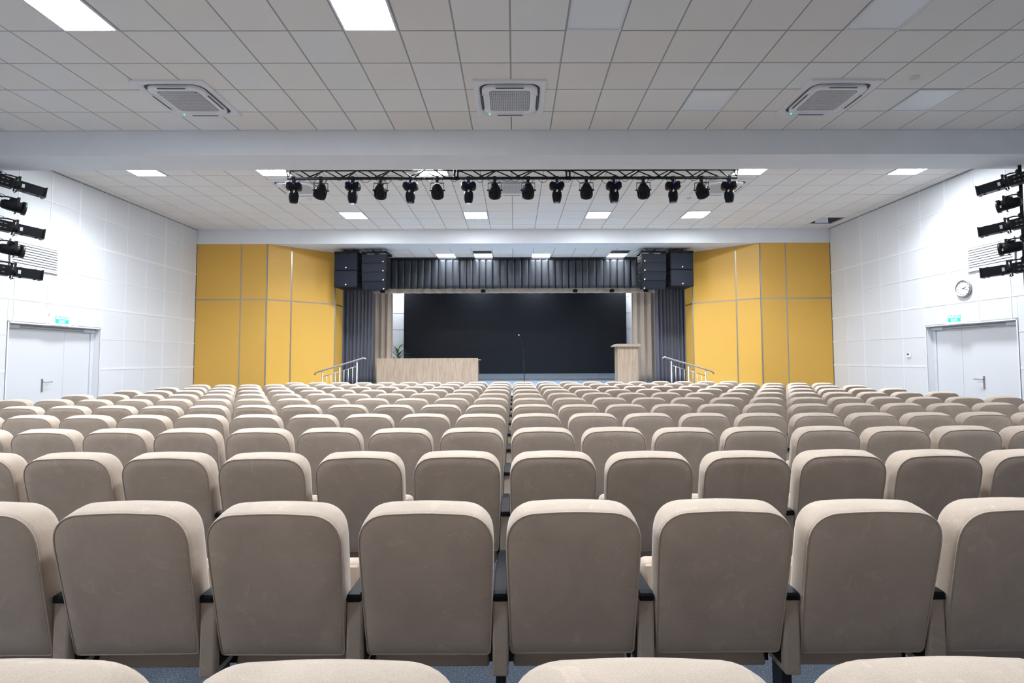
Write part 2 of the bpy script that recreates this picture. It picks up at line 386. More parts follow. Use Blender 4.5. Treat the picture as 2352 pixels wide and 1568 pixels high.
# ---- doors (double leaf, recessed)
def door(sx, name, lb):
    X = sx * (WX + .02)
    d = thing(name, lb, 'door', (X, 9.65, 0), kind='structure')
    s = sx; a_, b_, t = -.97, .97, 2.168
    def bx(x0, x1, *q): x = sorted((x0 * s, x1 * s)); return (x[0], x[1]) + q
    fr = MB(); dp = .17
    # reveal lining, flange standing proud of the wall
    fr.box(*bx(-.03, dp, a_, a_ + .012, 0, t)); fr.box(*bx(-.03, dp, b_ - .012, b_, 0, t)); fr.box(*bx(-.03, dp, a_, b_, t - .012, t))
    fr.box(*bx(-.035, -.025, a_ - .012, a_ + .012, 0, t + .012)); fr.box(*bx(-.035, -.025, b_ - .012, b_ + .012, 0, t + .012)); fr.box(*bx(-.035, -.025, a_, b_, t - .012, t + .012))
    fr.build('reveal', M_white, d)
    f2 = MB(); f2.box(*bx(dp - .07, dp, a_ + .012, a_ + .085, 0, t - .012)); f2.box(*bx(dp - .07, dp, b_ - .085, b_ - .012, 0, t - .012)); f2.box(*bx(dp - .07, dp, a_ + .085, b_ - .085, t - .075, t - .012))
    f2.build('door_frame', M_door, d)
    for (c_, e_, nm) in ((a_ + .088, .29 - .002, 0), (.29 + .002, b_ - .088, 1)):
        lf = MB().bbox(*bx(dp - .05, dp - .005, c_, e_, .01, t - .08), .003, seg=1).build('door_leaf', M_door, d)
        mid = e_ if nm else c_
    # closers at the head of each leaf
    for (c_, e_) in ((a_ + .02, a_ + .30), (b_ - .30, b_ - .02)):
        cl = MB().bbox(*bx(.06, .115, c_, e_, t - .085, t - .035), .006).build('door_closer', M_plastic, d)
    MB().box(*bx(.085, .10, a_ + .3, b_ - .3, t - .045, t - .03)).build('closer_rail', M_skirt, d)
    hp = MB().bbox(*bx(dp - .065, dp - .048, -.165, -.135, .93, 1.17), .004).build('handle_plate', M_alu, d)
    MB().tube([(s * (dp - .06), -.15, 1.11), (s * (dp - .11), -.15, 1.11), (s * (dp - .115), -.0, 1.11)], .009).build('lever', M_chrome, hp)
    MB().box(*bx(dp, dp + .2, a_, b_, 0, t + .02)).build('backing', M_white, d)
    return d
door(-1, 'door_1', 'white double door in the left wall under the green exit sign')
door(1, 'door_2', 'white double door in the right wall under the clock and exit sign')

# ---- yellow side panels of the front wall
def yellow(sx, name, lb):
    wl = thing(name, lb, 'wall', (0, 0, 0), kind='structure')
    P = [(-8.61, 13.75), (-7.39, 13.75), (-6.70, 13.75), (-6.21, 14.16), (-5.27, 14.95), (-5.27, 15.62)]
    zs = [0.0, 3.14, BZ]
    bk = MB(); pts = [(-sx * x, y) for x, y in P]
    for i in range(len(P) - 1):
        (xa, ya), (xb, yb) = pts[i], pts[i + 1]
        L = math.hypot(xb - xa, yb - ya); tx, ty = (xb - xa) / L, (yb - ya) / L
        nx, ny = (ty, -tx)
        if i == 4: nx, ny = (1, 0) if sx < 0 else (-1, 0)
        elif ny > 0: nx, ny = -nx, -ny
        ang = math.atan2(ty, tx)
        def quadbox(c0, c1, z0, z1, d0, d1):
            v = []
            for s_ in (c0, c1):
                for dd in (d0, d1):
                    for z in (z0, z1): v.append((xa + tx * s_ + nx * dd, ya + ty * s_ + ny * dd, z))
            return MB().add(v, [(0, 1, 3, 2), (4, 6, 7, 5), (0, 4, 5, 1), (2, 3, 7, 6), (0, 2, 6, 4), (1, 5, 7, 3)])
        q = quadbox(0, L, 0, BZ, -.12, -.004); bk.v_ = None
        bk.add(q.v, q.f)
        for j in range(len(zs) - 1):
            quadbox(.018, L - .018, zs[j] + (.016 if j else 0), zs[j + 1] - (.016 if j < 1 else 0.002), -.003, .012).build('yellow_panel', M_yel, wl)
        # joint strips
        for s_ in ([0] if i == 0 else []) + [L]:
            if i < 4 or s_ > 0:
                quadbox(s_ - .017, s_ + .017, 0, BZ, -.003, .006).build('joint_strip', M_alu, wl)
        for z in zs[1:-1]:
            quadbox(0, L, z - .015, z + .015, -.003, .007).build('joint_strip', M_alu, wl)
    bk.build('backing', M_skirt, wl)
    # masking wall beyond the return
    xx = sorted((sx * 5.27, sx * 8.7)); MB().box(xx[0], xx[1], 15.63, 15.75, 0, BZ + .1).build('masking', M_dark, wl)
    return wl
yellow(-1, 'wall_front_left', 'folded yellow panel wall left of the stage opening')
yellow(1, 'wall_front_right', 'folded yellow panel wall right of the stage opening')

# ---- stage back wall and side walls
bw = thing('wall_stage', 'white tiled wall behind the dark screen at the back of the stage', 'wall', (0, 18.6, 0), kind='structure')
MB().box(-6.8, 6.8, .015, .12, 0.7, BZ + .1).build('backing', M_white, bw)
cache = {}
for i in range(-9, 9):
    for j in range(7):
        x0_, z0_ = i * .6 + .02, .80 + j * .6
        x1_, z1_ = x0_ + .6, min(z0_ + .6, BZ)
        if abs((x0_ + x1_) / 2) < 3.6 and 0 < j < 6: continue      # wholly behind the screen
        key = (.58, round(z1_ - z0_ - .02, 3))
        if key[1] < .05: continue
        if key not in cache: cache[key] = shared('panel', MB().box(-key[0] / 2, key[0] / 2, 0, .016, -key[1] / 2, key[1] / 2), M_perf)
        put('wall_panel', cache[key], bw, ((x0_ + x1_) / 2, 0, (z0_ + z1_) / 2))
MB().box(-6.6, 6.6, -.018, .0, .752, .80).build('skirting', M_skirt, bw)
for sx, nm in ((-1, 'left'), (1, 'right')):
    xx = sorted((sx * 6.6, sx * 6.75))
    tag(MB().box(xx[0], xx[1], 15.75, 18.6, .70, BZ + .1).build('wall_wing_' + nm, M_white), 'white side wall of the stage on the ' + nm, 'wall', kind='structure')

# ================================================================== CEILING LIGHTS
def light_panel(x, y, z, lit, label, group, pw=None):
    t = thing('ceiling_light', label, 'ceiling light', (x, y, z), group=group)
    fr = MB(); a_, b_ = .289, .268
    for q in ((-a_, a_, -a_, -b_), (-a_, a_, b_, a_), (-a_, -b_, -b_, b_), (b_, a_, -b_, b_)): fr.box(q[0], q[1], q[2], q[3], -.012, .02)
    fr.build('frame', M_batten, t)
    if lit:
        ld = bpy.data.lights.new('lamp', 'AREA'); ld.shape = 'SQUARE'; ld.size = .53; ld.spread = math.radians(SPREAD)
        ld.energy = pw or LAMP; ld.color = (0.93, 0.965, 1.0)
        lo = bpy.data.objects.new('lamp', ld); COL.objects.link(lo); lo.parent = t; lo.location = (0, 0, -.014)
    MB().box(-b_, b_, -b_, b_, -.006 if lit else -.002, .012).build('diffuser', (M_lits if z < 4.8 else M_lit) if lit else M_offp, t)
G1, G2, G3 = 'lit square ceiling panels', 'unlit square ceiling panels', 'lit square panels over the stage'
light_panel(*near_lit[0], CZ, True, 'lit white square ceiling panel at the upper left corner', G1)
light_panel(*near_lit[1], CZ, True, 'lit white square ceiling panel above the middle air conditioner, towards its left', G1)
for c_, lb in zip(near_off, ('unlit square ceiling panel right of centre at the top edge', 'unlit square ceiling panel at the top edge farthest right', 'unlit square ceiling panel between the middle and right air conditioners', 'unlit square ceiling panel right of the right air conditioner')):
    light_panel(*c_, CZ, False, lb, G2)
fl_lab = ['lit panel just past the near beam, farthest left', 'lit panel at the left end of the lighting truss', 'lit panel behind the truss, left of its middle', 'lit panel at the right end of the lighting truss', 'lit panel just past the near beam, farthest right',
          'lit panel below the truss, leftmost of the row before the far beam', 'lit panel below the truss, second from left before the far beam', 'lit panel below the truss, third from left before the far beam', 'lit panel below the truss, rightmost of the row before the far beam']
for c_, lb in zip(far_lit, fl_lab): light_panel(*c_, CZ, True, lb, G1)
for c_, lb in zip(st_lit, ('lit panel over the stage, leftmost at the valance', 'lit panel over the stage, second from left, beside a dark opening', 'lit panel over the stage, third from left at the valance', 'lit panel over the stage, rightmost at the valance')):
    light_panel(c_[0], c_[1], BZ - .004, True, lb, G3, 16)
for i, xx in enumerate((-4.25, -1.3, 0.75, 3.9)):
    light_panel(xx, 18.02, BZ - .004, True, 'lit panel hidden behind the valance, ' + ('leftmost', 'second from left', 'third from left', 'rightmost')[i], 'lit panels behind the valance', 45)
# unseen lit panels added behind the camera to brighten near seats and beams
for j, yy in enumerate((2.2, -1.0)):
    for i, xx in enumerate((-5.4, 0.6, 5.4) if j == 0 else (-5.4,)):
        light_panel(xx, yy, CZ - .02, True, 'added unseen lit panel behind the camera, %s row, %s from the left' % (('nearer', 'farther')[j], ORD[i + 1]), 'added lit panels behind the camera')
# open access recesses in the stage ceiling
for i, (xx, lb) in enumerate(((-0.93, 'dark open square in the stage ceiling behind a lit panel, left of centre'), (3.12, 'dark open square in the stage ceiling behind the rightmost lit panel'))):
    o = MB().box(-.27, .27, -.16, .16, -.006, .002).build('ceiling_opening', M_acdark, None, (xx, 14.85, BZ)); tag(o, lb, 'opening', 'dark openings in the stage ceiling')

# ================================================================== AIR CONDITIONERS
def rrect(a_, rr, z, n=5, ax=None):
    b_ = ax or a_; out = []
    for cx, cy, a0 in ((a_ - rr, b_ - rr, 0), (-a_ + rr, b_ - rr, 90), (-a_ + rr, -b_ + rr, 180), (a_ - rr, -b_ + rr, 270)):
        for i in range(n + 1):
            t = math.radians(a0 + 90 * i / n); out.append((cx + rr * math.cos(t), cy + rr * math.sin(t), z))
    return out
def make_ac():
    ms = {}
    mb = MB(); mb.loft([rrect(.475, .02, .0), rrect(.475, .02, -.018), rrect(.468, .02, -.024), rrect(.40, .13, -.020), rrect(.395, .13, -.004)], True, False, False); ms['frame'] = shared('frame', mb, M_plastic)
    mb = MB(); mb.loft([rrect(.398, .13, -.004), rrect(.398, .13, .0)], True, True, False); ms['recess'] = shared('recess', mb, M_acdark)
    mb = MB(); mb.loft([rrect(.366, .125, -.006), rrect(.366, .125, -.038), rrect(.355, .12, -.045), rrect(.280, .06, -.047), rrect(.270, .06, -.040)], True, False, False); ms['cover'] = shared('cover', mb, M_plastic)
    mb = MB(); mb.loft([rrect(.272, .06, -.040), rrect(.272, .06, -.030)], True, True, False); ms['grille_back'] = shared('grille_back', mb, M_acdark)
    mb = MB()
    nb = 21
    for i in range(nb):
        c = -.265 + .53 * (i + .5) / nb
        lim = .268 if abs(c) < .22 else .268 - (abs(c) - .22) * .9
        mb.box(c - .0032, c + .0032, -lim, lim, -.0445, -.040); mb.box(-lim, lim, c - .0032, c + .0032, -.0455, -.041)
    ms['grille'] = shared('grille', mb, M_plastic)
    mb = MB(); mb.bbox(-.19, .19, -.375, -.315, -.056, -.036, .008); ms['louver'] = shared('louver', mb, M_plastic)
    mb = MB(); mb.box(-.18, .18, -.373, -.352, -.0585, -.054); ms['slot'] = shared('air_slot', mb, M_acdark)
    mb = MB(); mb.lathe([(.009, -.052), (.009, -.046)], 10); ms['led'] = shared('indicator_light', mb, M_green)
    return ms
ACM = make_ac()
def ac(x, y, label, group):
    t = thing('air_conditioner', label, 'air conditioner', (x, y, CZ), group=group)
    for nm in ('frame', 'recess', 'cover', 'grille_back', 'grille'): put(nm, ACM[nm], t)
    for i in range(4):
        o = put('louver', ACM['louver'], t); o.rotation_euler = (0, 0, i * PI / 2); put('air_slot', ACM['slot'], o)
    put('indicator_light', ACM['led'], t, (-.29, .35, 0))
GA = 'square ceiling air conditioners'
for x, n_ in zip(ac_x, ('left', 'middle', 'right')): ac(x, 6.775, 'square ceiling air conditioner nearest the camera, %s of three' % n_, GA)
for x, n_ in zip(ac_x, ('left', 'middle', 'right')): ac(x, 10.36, 'square ceiling air conditioner behind the lighting truss, %s of three' % n_, GA)
for (x, y, z, lb) in ((5.07, 6.27, CZ, 'small round smoke detector near the right air conditioner'), (-4.5, 11.07, CZ, 'small round smoke detector behind the left end of the truss'), (3.87, 11.09, CZ, 'small round smoke detector behind the right end of the truss'), (-0.15, 15.1, BZ, 'small round smoke detector in the stage ceiling')):
    t = thing('smoke_detector', lb, 'smoke detector', (x, y, z), group='smoke detectors')
    MB().lathe([(.055, 0), (.055, -.012), (.045, -.018)], 18).build('base', M_batten, t)
    MB().lathe([(.040, -.016), (.038, -.035), (.025, -.046), (.006, -.048)], 18).build('sensor_head', M_plastic, t)
# missing tile: the tile lies tilted inside
o = MB().box(-.27, .1, -.27, .27, -.004, .01).build('loose_ceiling_tile', M_tile); o.location = (hole[0] - .34, hole[1] + .02, CZ + .08); o.rotation_euler = (0, -.25, .1)
tag(o, 'ceiling tile pushed up askew beside the black gap near the right wall', 'ceiling tile')

# ================================================================== TRUSS AND LIGHTS
TY, TZ = 9.04, 4.765
tr = thing('lighting_truss', 'long black triangular lighting truss hung below the ceiling', 'truss', (0, TY, TZ))
TX0, TX1 = -4.07, 4.03
hh, ww = .18, .10
for a_, b_ in ((TX0, -1.06), (-1.02, .96), (1.0, TX1)):
    MB().tube([(a_, 0, 0), (b_, 0, 0)], .026, 10).build('bottom_chord', M_steel, tr)
    for s in (-1, 1): MB().tube([(a_, s * ww, hh), (b_, s * ww, hh)], .016, 8).build('top_chord', M_steel, tr)
    n = max(3, round((b_ - a_) / .57)); p = (b_ - a_) / n
    for s in (-1, 1):
        ph = 0 if s > 0 else p / 2 * .45
        pts = []
        x = a_ + .02 + ph; up = True
        while x + p / 2 <= b_ - .01 + 1e-6 or x == a_:
            q = ((x, s * ww, hh), (x + p / 2, 0, 0)) if up else ((x, 0, 0), (x + p / 2, s * ww, hh))
            MB().tube(q, .012, 6).build('brace', M_steel, tr); x += p / 2; up = not up
    m_ = MB()
    for x in [a_ + .02 + p * i for i in range(n)]: m_.tube([(x, -ww, hh), (x + p / 2, ww, hh)], .008, 6)
    for x in (a_ + .01, b_ - .01):
        m_.tube([(x, -ww, hh), (x, ww, hh)], .012, 6); m_.tube([(x, -ww, hh), (x, 0, 0)], .012, 6); m_.tube([(x, ww, hh), (x, 0, 0)], .012, 6)
    tag(m_.build('cross_brace', M_steel, tr), kind='stuff')
for x in (-1.04, .98):
    m_ = MB(); m_.tube([(x - .05, 0, 0), (x + .05, 0, 0)], .034, 10)
    for s in (-1, 1): m_.tube([(x - .05, s * ww, hh), (x + .05, s * ww, hh)], .028, 8)
    m_.build('coupler', M_blk, tr)
for x in (-3.98, -1.5, 1.5, 3.9): MB().tube([(x, ww, hh), (x, ww, CZ - TZ)], .004, 6).build('hanging_cable', M_steel, tr)
m_ = MB()
for i in range(34):
    x = TX0 + .2 + i * .225 + random.uniform(-.06, .06)
    if x > TX1 - .3: break
    d = random.uniform(.03, .10); l = random.uniform(.14, .26)
    m_.tube([(x + l * t, -.03 + .02 * math.sin(5 * t), -.01 - d * math.sin(PI * t)) for t in [j / 7 for j in range(8)]], .0045, 5)
tag(m_.build('loose_cable', M_steel, tr), kind='stuff')

def clamp_mb():
    m_ = MB(); m_.box(-.022, .022, -.03, .03, -.085, -.015); m_.box(-.03, .03, -.034, .034, -.03, .028); return m_
def make_mh():
    d = {}
    d['clamp'] = shared('clamp', clamp_mb(), M_steel)
    mb = MB(); secs = []
    # base: waisted body with bulging ends
    for x, hz, hy in ((-.135, .035, .055), (-.115, .062, .085), (-.07, .070, .10), (-.045, .052, .10), (.045, .052, .10), (.07, .070, .10), (.115, .062, .085), (.135, .035, .055)):
        secs.append([(x, hy * c, -.145 + hz * s) for c, s in [(math.copysign(abs(math.cos(t)) ** .5, math.cos(t)), math.copysign(abs(math.sin(t)) ** .5, math.sin(t))) for t in [2 * PI * i / 16 + .01 for i in range(16)]]])
    mb.loft(secs, True, True, True, smooth=False); d['base'] = shared('base', mb, M_blk)
    mb = MB()
    for s in (-1, 1):
        rings = []
        for z, wd_, yy in ((-.18, .055, .07), (-.22, .05, .095), (-.30, .042, .105), (-.335, .02, .10)):
            rings.append([(x_, s * (yy + q), z) for x_, q in ((-wd_, -.012), (wd_, -.012), (wd_, .012), (-wd_, .012))])
        mb.loft(rings, True, True, True, smooth=False)
    mb.box(-.06, .06, -.09, .09, -.215, -.185)
    d['yoke'] = shared('yoke', mb, M_blk)
    mb = MB(); rings = []
    for z, a_, b_ in ((-.225, .045, .04), (-.235, .065, .06), (-.28, .085, .075), (-.34, .088, .078), (-.38, .082, .075), (-.43, .070, .068), (-.445, .060, .060)):
        rings.append([(a_ * c, b_ * s, z) for c, s in [(math.copysign(abs(math.cos(t)) ** .7, math.cos(t)), math.copysign(abs(math.sin(t)) ** .7, math.sin(t))) for t in [2 * PI * i / 20 + .01 for i in range(20)]]])
    mb.loft(rings, True, True, True); d['head'] = shared('head', mb, M_blk)
    d['lens'] = shared('lens', MB().lathe([(.045, -.4455), (.045, -.452), (.02, -.456)], 18), M_glass)
    mb = MB(); mb.add([(.016 * math.cos(t) + .006 * math.sin(t), -.1195, -.27 + .024 * math.sin(t)) for t in [2 * PI * i / 14 for i in range(14)]] + [(.016 * math.cos(t) + .006 * math.sin(t), -.112, -.27 + .024 * math.sin(t)) for t in [2 * PI * i / 14 for i in range(14)]],
                      [tuple(range(14))] + [(i, (i + 1) % 14, 14 + (i + 1) % 14, 14 + i) for i in range(14)]); d['badge'] = shared('badge', mb, M_logo)
    d['display'] = shared('display', MB().box(-.012, .016, -.106, -.100, -.135, -.115), M_blue)
    mb = MB(); mb.tube([(.03, .05, -.11), (.07, .06, -.05), (.05, .03, .02), (.02, .0, .03)], .005, 6); mb.tube([(-.03, .05, -.11), (-.09, .04, -.04), (-.06, .0, .03)], .004, 6); mb.tube([(.02, .03, -.10), (.10, -.01, -.06), (.14, .0, .02)], .004, 6)
    d['cable'] = shared('cable', mb, M_steel)
    return d
def make_par():
    d = {}
    d['clamp'] = shared('clamp', clamp_mb(), M_steel)
    mb = MB()
    mb.box(-.118, .118, -.014, .014, -.092, -.085); mb.box(-.122, -.115, -.014, .014, -.235, -.085); mb.box(.115, .122, -.014, .014, -.235, -.085)
    d['yoke'] = shared('yoke', mb, M_steel)
    mb = MB()
    mb.lathe([(.02, .135), (.045, .13), (.06, .115), (.065, .095), (.085, .07), (.098, .02), (.104, -.05), (.108, -.125), (.100, -.13)], 24, cap=True)
    for i in range(12):
        t = 2 * PI * i / 12; T = Matrix.Rotation(t, 4, 'Z')
        mb.box(.095, .113, -.004, .004, -.12, .02, T)
    d['can'] = shared('can', mb, M_blk)
    mb = MB(); mb.lathe([(.10, -.122), (.10, -.128)], 20); d['lens'] = shared('lens', mb, M_glass)
    mb = MB(); mb.lathe([(.022, .10), (.022, .145), (.012, .150)], 12); mb.box(-.03, .03, -.01, .01, .12, .142); d['rear_cap'] = shared('rear_cap', mb, M_steel)
    mb = MB()
    for s in (-1, 1): mb.tube([(s * .105, 0, -.22), (s * .140, 0, -.22)], .012, 10); mb.box(s * .135 - .005, s * .135 + .005, -.022, .022, -.226, -.214)
    d['knob'] = shared('knob', mb, M_steel)
    mb = MB(); mb.tube([(.0, .0, -.10), (.06, .03, -.085), (.09, .02, -.03), (.15, .0, .02)], .0045, 6); mb.tube([(-.05, .01, -.09), (-.02, .01, -.03), (-.05, .0, .02)], .004, 6)
    d['cable'] = shared('cable', mb, M_steel)
    return d
MH, PR = make_mh(), make_par()
mhx = [(669, 25), (806, 12), (941, 0), (1076, 5), (1282, -3), (1415, 4), (1553, -14), (1684, -28)]
prx = [(732, 28), (871, 12), (1003, 2), (1137, 0), (1215, 0), (1351, -6), (1484, -14), (1620, -28)]
def xt(px): return (px - 1181.5) / 1171.6 * 9.04
for i, (px, yaw) in enumerate(mhx):
    t = thing('moving_head_light', 'black moving head light under the truss, %s one from the left' % ORD[i + 1], 'stage light', (xt(px), TY, TZ), group='moving head lights on the truss')
    for nm in ('clamp', 'base', 'yoke', 'head', 'lens', 'badge', 'display', 'cable'):
        o = put(nm, MH[nm], t)
        if nm in ('yoke', 'head', 'lens', 'badge'): o.rotation_euler = (0, 0, math.radians(yaw))
        if nm in ('base', 'display'): o.rotation_euler = (0, 0, math.radians(yaw * .6))
        if nm in ('head', 'lens'):
            an = math.radians((8, 4, -3, 5, -4, -6, -3, 6)[i]); Rm = Matrix.Translation((0, 0, -.29)) @ Matrix.Rotation(math.radians(yaw), 4, 'Z') @ Matrix.Rotation(an, 4, 'X') @ Matrix.Translation((0, 0, .29)); o.matrix_local = Rm
for i, (px, yaw) in enumerate(prx):
    t = thing('par_can_light', 'black ribbed can spotlight under the truss, %s one from the left' % ORD[i + 1], 'stage light', (xt(px), TY, TZ), rot=math.radians(yaw) * .35, group='can spotlights on the truss')
    put('clamp', PR['clamp'], t); put('yoke', PR['yoke'], t); put('knob', PR['knob'], t); put('cable', PR['cable'], t)
    Rm = Matrix.Translation((0, 0, -.225)) @ Matrix.Rotation(math.radians(yaw), 4, 'Z') @ Matrix.Rotation(math.radians(50), 4, 'X')
    c = put('can', PR['can'], t); c.matrix_local = Rm; put('lens', PR['lens'], c); put('rear_cap', PR['rear_cap'], c)

# ================================================================== WALL LIGHT POLES
def make_prof():
    d = {}
    # axis +Y (front), origin at the yoke
    mb = MB(); mb.bbox(-.075, .075, -.34, -.06, -.085, .085, .012); d['lamp_housing'] = shared('lamp_housing', mb, M_cab)
    mb = MB()
    for s in (-1, 1):
        for r_ in (-.035, .035):
            for j in range(3): mb.box(s * .0755 - .002, s * .0755 + .002, -.27 + j * .055, -.24 + j * .055, r_ - .005, r_ + .005)
    d['vent'] = shared('vent', mb, M_alu)
    mb = MB(); mb.lathe([(.06, 0), (.07, .01), (.07, .07), (.06, .08)], 16, T=Matrix.Translation((0, -.07, 0)) @ Matrix.Rotation(-PI / 2, 4, 'X')); mb.box(-.01, .01, -.05, -.03, -.12, .13); d['shutter_ring'] = shared('shutter_ring', mb, M_steel)
    mb = MB(); mb.bbox(-.072, .072, .0, .33, -.078, .078, .006)
    for y in (.06, .24): mb.box(-.02, .02, y, y + .03, -.09, .09)
    d['lens_tube'] = shared('lens_tube', mb, M_cab)
    mb = MB(); mb.box(-.082, .082, .33, .345, -.088, .088); mb.box(-.082, .082, .31, .33, -.088, -.08); d['colour_frame'] = shared('colour_frame', mb, M_steel)
    mb = MB()
    for s in (-1, 1): mb.box(s * .0735 - .001, s * .0735 + .001, .03, .065, -.03, .03)
    d['sticker'] = shared('sticker', mb, M_logo)
    mb = MB(); mb.box(-.10, .10, -.03, .0, .125, .133); mb.box(-.103, -.097, -.03, .0, -.02, .133); mb.box(.097, .103, -.03, .0, -.02, .133); mb.tube([(-.115, -.015, 0), (.115, -.015, 0)], .012, 8)
    mb.tube([(-.08, -.015, -.12), (.08, -.015, -.12)], .007, 6); mb.tube([(0, -.015, -.12), (0, -.015, -.08)], .007, 6)
    d['yoke'] = shared('yoke', mb, M_steel)
    return d
def make_fres():
    d = {}
    TR = Matrix.Rotation(-PI / 2, 4, 'X')
    mb = MB(); mb.lathe([(.02, -.20), (.06, -.195), (.078, -.16), (.085, -.10), (.092, .0), (.092, .08)], 20, T=TR)
    mb.box(-.03, .03, -.10, .0, .07, .115)
    d['can'] = shared('can', mb, M_cab)
    d['front_ring'] = shared('front_ring', MB().lathe([(.092, .05), (.112, .06), (.112, .10), (.09, .10)], 20, T=TR), M_steel)
    mb = MB(); mb.box(-.115, .115, -.03, .0, .13, .137); mb.box(-.12, -.113, -.03, .0, -.02, .137); mb.box(.113, .12, -.03, .0, -.02, .137); mb.tube([(-.13, -.015, 0), (.13, -.015, 0)], .012, 8)
    mb.tube([(-.05, -.015, -.115), (.05, -.015, -.115)], .007, 6); mb.tube([(0, -.015, -.12), (0, -.015, -.08)], .007, 6)
    d['yoke'] = shared('yoke', mb, M_steel)
    d['sticker'] = shared('sticker', MB().box(-.0955, -.0925, .03, .05, -.05, -.01), M_logo)
    return d
PF, FR = make_prof(), make_fres()
def pole(sx, X, side):
    Y = 8.2
    t = thing('light_pole', 'vertical black pipe by the %s wall carrying five spotlights' % side, 'light pole', (X, Y, 2.6))
    MB().tube([(0, 0, 0), (0, 0, BZ - 2.6)], .024, 12).build('pipe', M_steel, t)
    zs = (4.39, 4.03, 3.67, 3.31, 2.96)
    for i, z in enumerate(zs):
        prof = i % 2 == 0
        lb = 'black %s on the %s pipe, %s from the top' % ('long profile spotlight' if prof else 'short round spotlight', side, ('topmost', 'second', 'third', 'fourth', 'lowest, fifth')[i])
        yaw = -sx * 0 + (-math.radians(33) if sx < 0 else math.radians(33))
        px, py = (X + (.25 if sx < 0 else -.17), Y + .10)
        s_ = thing('profile_spotlight' if prof else 'round_spotlight', lb, 'stage light', (px, py, z), group='profile spotlights on the wall pipes' if prof else 'round spotlights on the wall pipes')
        s_.rotation_euler = (math.radians((-7, -5, -5, -3, -3)[i]), 0, yaw)
        for nm, me in (PF if prof else FR).items(): put(nm, me, s_)
        arm = MB()
        # hook clamp from the pipe to the yoke
        Rz = Matrix.Rotation(yaw, 4, 'Z') ; d_ = Rz.inverted() @ Vector((X - px, Y - py, 0))
        arm.tube([(0, -.015, .131), (d_.x * .5, d_.y * .5, .15), (d_.x, d_.y, .14)], .012, 8); arm.tube([(d_.x, d_.y, .10), (d_.x, d_.y, .18)], .034, 10)
        arm.build('clamp', M_steel, s_)
        sc = MB(); sc.tube([(0, -.2, .09), (d_.x * .4, -.15, .16), (d_.x, d_.y, .20)], .004, 6); sc.build('cable', M_steel, s_)
pole(-1, -8.42, 'left'); pole(1, 8.3, 'right')

# ================================================================== WALL FITTINGS
def vent(sx, side):
    t = thing('wall_vent', 'white slatted ventilation grille high on the %s wall behind the spotlights' % side, 'vent', (sx * (WX - .012), 9.1, 3.36))
    s = -sx
    def bx(x0, x1, *q): x = sorted((x0 * s, x1 * s)); return (x[0], x[1]) + q
    W_, H_ = .46, .235
    MB().box(*bx(0, .006, -W_, W_, -H_, H_)).build('back_plate', M_acdark, t)
    m_ = MB(); m_.box(*bx(0, .025, -W_, W_, H_ - .03, H_)); m_.box(*bx(0, .025, -W_, W_, -H_, -H_ + .03)); m_.box(*bx(0, .025, -W_, -W_ + .03, -H_ + .03, H_ - .03)); m_.box(*bx(0, .025, W_ - .03, W_, -H_ + .03, H_ - .03))
    m_.build('frame', M_batten, t)
    for i in range(9):
        z = -H_ + .03 + (2 * H_ - .06) * (i + .5) / 9
        MB().box(*bx(.004, .022, -W_ + .03, W_ - .03, z - .016, z + .014)).build('slat', M_batten, t)
vent(-1, 'left'); vent(1, 'right')
def exit_sign(sx, side, y):
    t = thing('exit_sign', 'lit green exit sign above the %s door' % side, 'exit sign', (sx * (WX - .014), y, 2.275), group=None)
    s = -sx
    def bx(x0, x1, *q): x = sorted((x0 * s, x1 * s)); return (x[0], x[1]) + q
    MB().bbox(*bx(0, .045, -.19, .19, -.095, .095), .006).build('box', M_swhite, t)
    MB().box(*bx(.045, .047, -.145, .145, -.07, .07)).build('green_plate', M_sgreen, t)
    for body, z in (('ВЫХОД', .032), ('EXIT', -.034)):
        me = text(body, .068, .0008); me.materials.append(M_swhite)
        o = put('lettering', me, t, (s * .0485, 0, z)); o.rotation_euler = (PI / 2, 0, PI / 2 if s > 0 else -PI / 2)
    MB().box(*bx(.0, .03, -.24 if sx < 0 else .19, -.19 if sx < 0 else .24, .08, .098)).build('bracket', M_plastic, t)
exit_sign(-1, 'left', 9.65); exit_sign(1, 'right', 9.86)
# clock
t = thing('wall_clock', 'round white wall clock with silver rim above the right door', 'clock', (WX - .012, 9.66, 2.83)); t.rotation_euler = (0, -PI / 2, 0)
# local z points into the room; local x -> world z
MB().lathe([(.155, 0), (.165, .01), (.165, .035), (.152, .045), (.146, .040), (.146, .030)], 40, cap=False).build('rim', M_chrome, t)
MB().lathe([(.148, .0), (.148, .028)], 40).build('dial', M_clockf, t)
m_ = MB()
for i in range(12):
    T = Matrix.Rotation(2 * PI * i / 12, 4, 'Z')
    m_.box(.112, .132, -.006 if i % 3 == 0 else -.004, .006 if i % 3 == 0 else .004, .0281, .0295, T)
m_.build('hour_marks', M_steel, t)
def hand(name, ang, L, w_):       # ang clockwise from 12, seen from the room
    T = Matrix.Rotation(math.radians(ang) * 1.0, 4, 'Z')
    MB().box(-.02, L, -w_, w_, .0298, .031, T).build(name, M_steel, t)
hand('hour_hand', -68, .075, .004); hand('minute_hand', -108, .11, .003)
# small thermostat
t = thing('thermostat', 'small white thermostat box with dark display on the right wall', 'thermostat', (WX - .012, 11.08, 1.57))
MB().bbox(-.02, 0, -.045, .045, -.05, .05, .005).build('body', M_white, t)
MB().box(-.023, -.0205, -.005, .04, .005, .04).build('display', M_acdark, t)

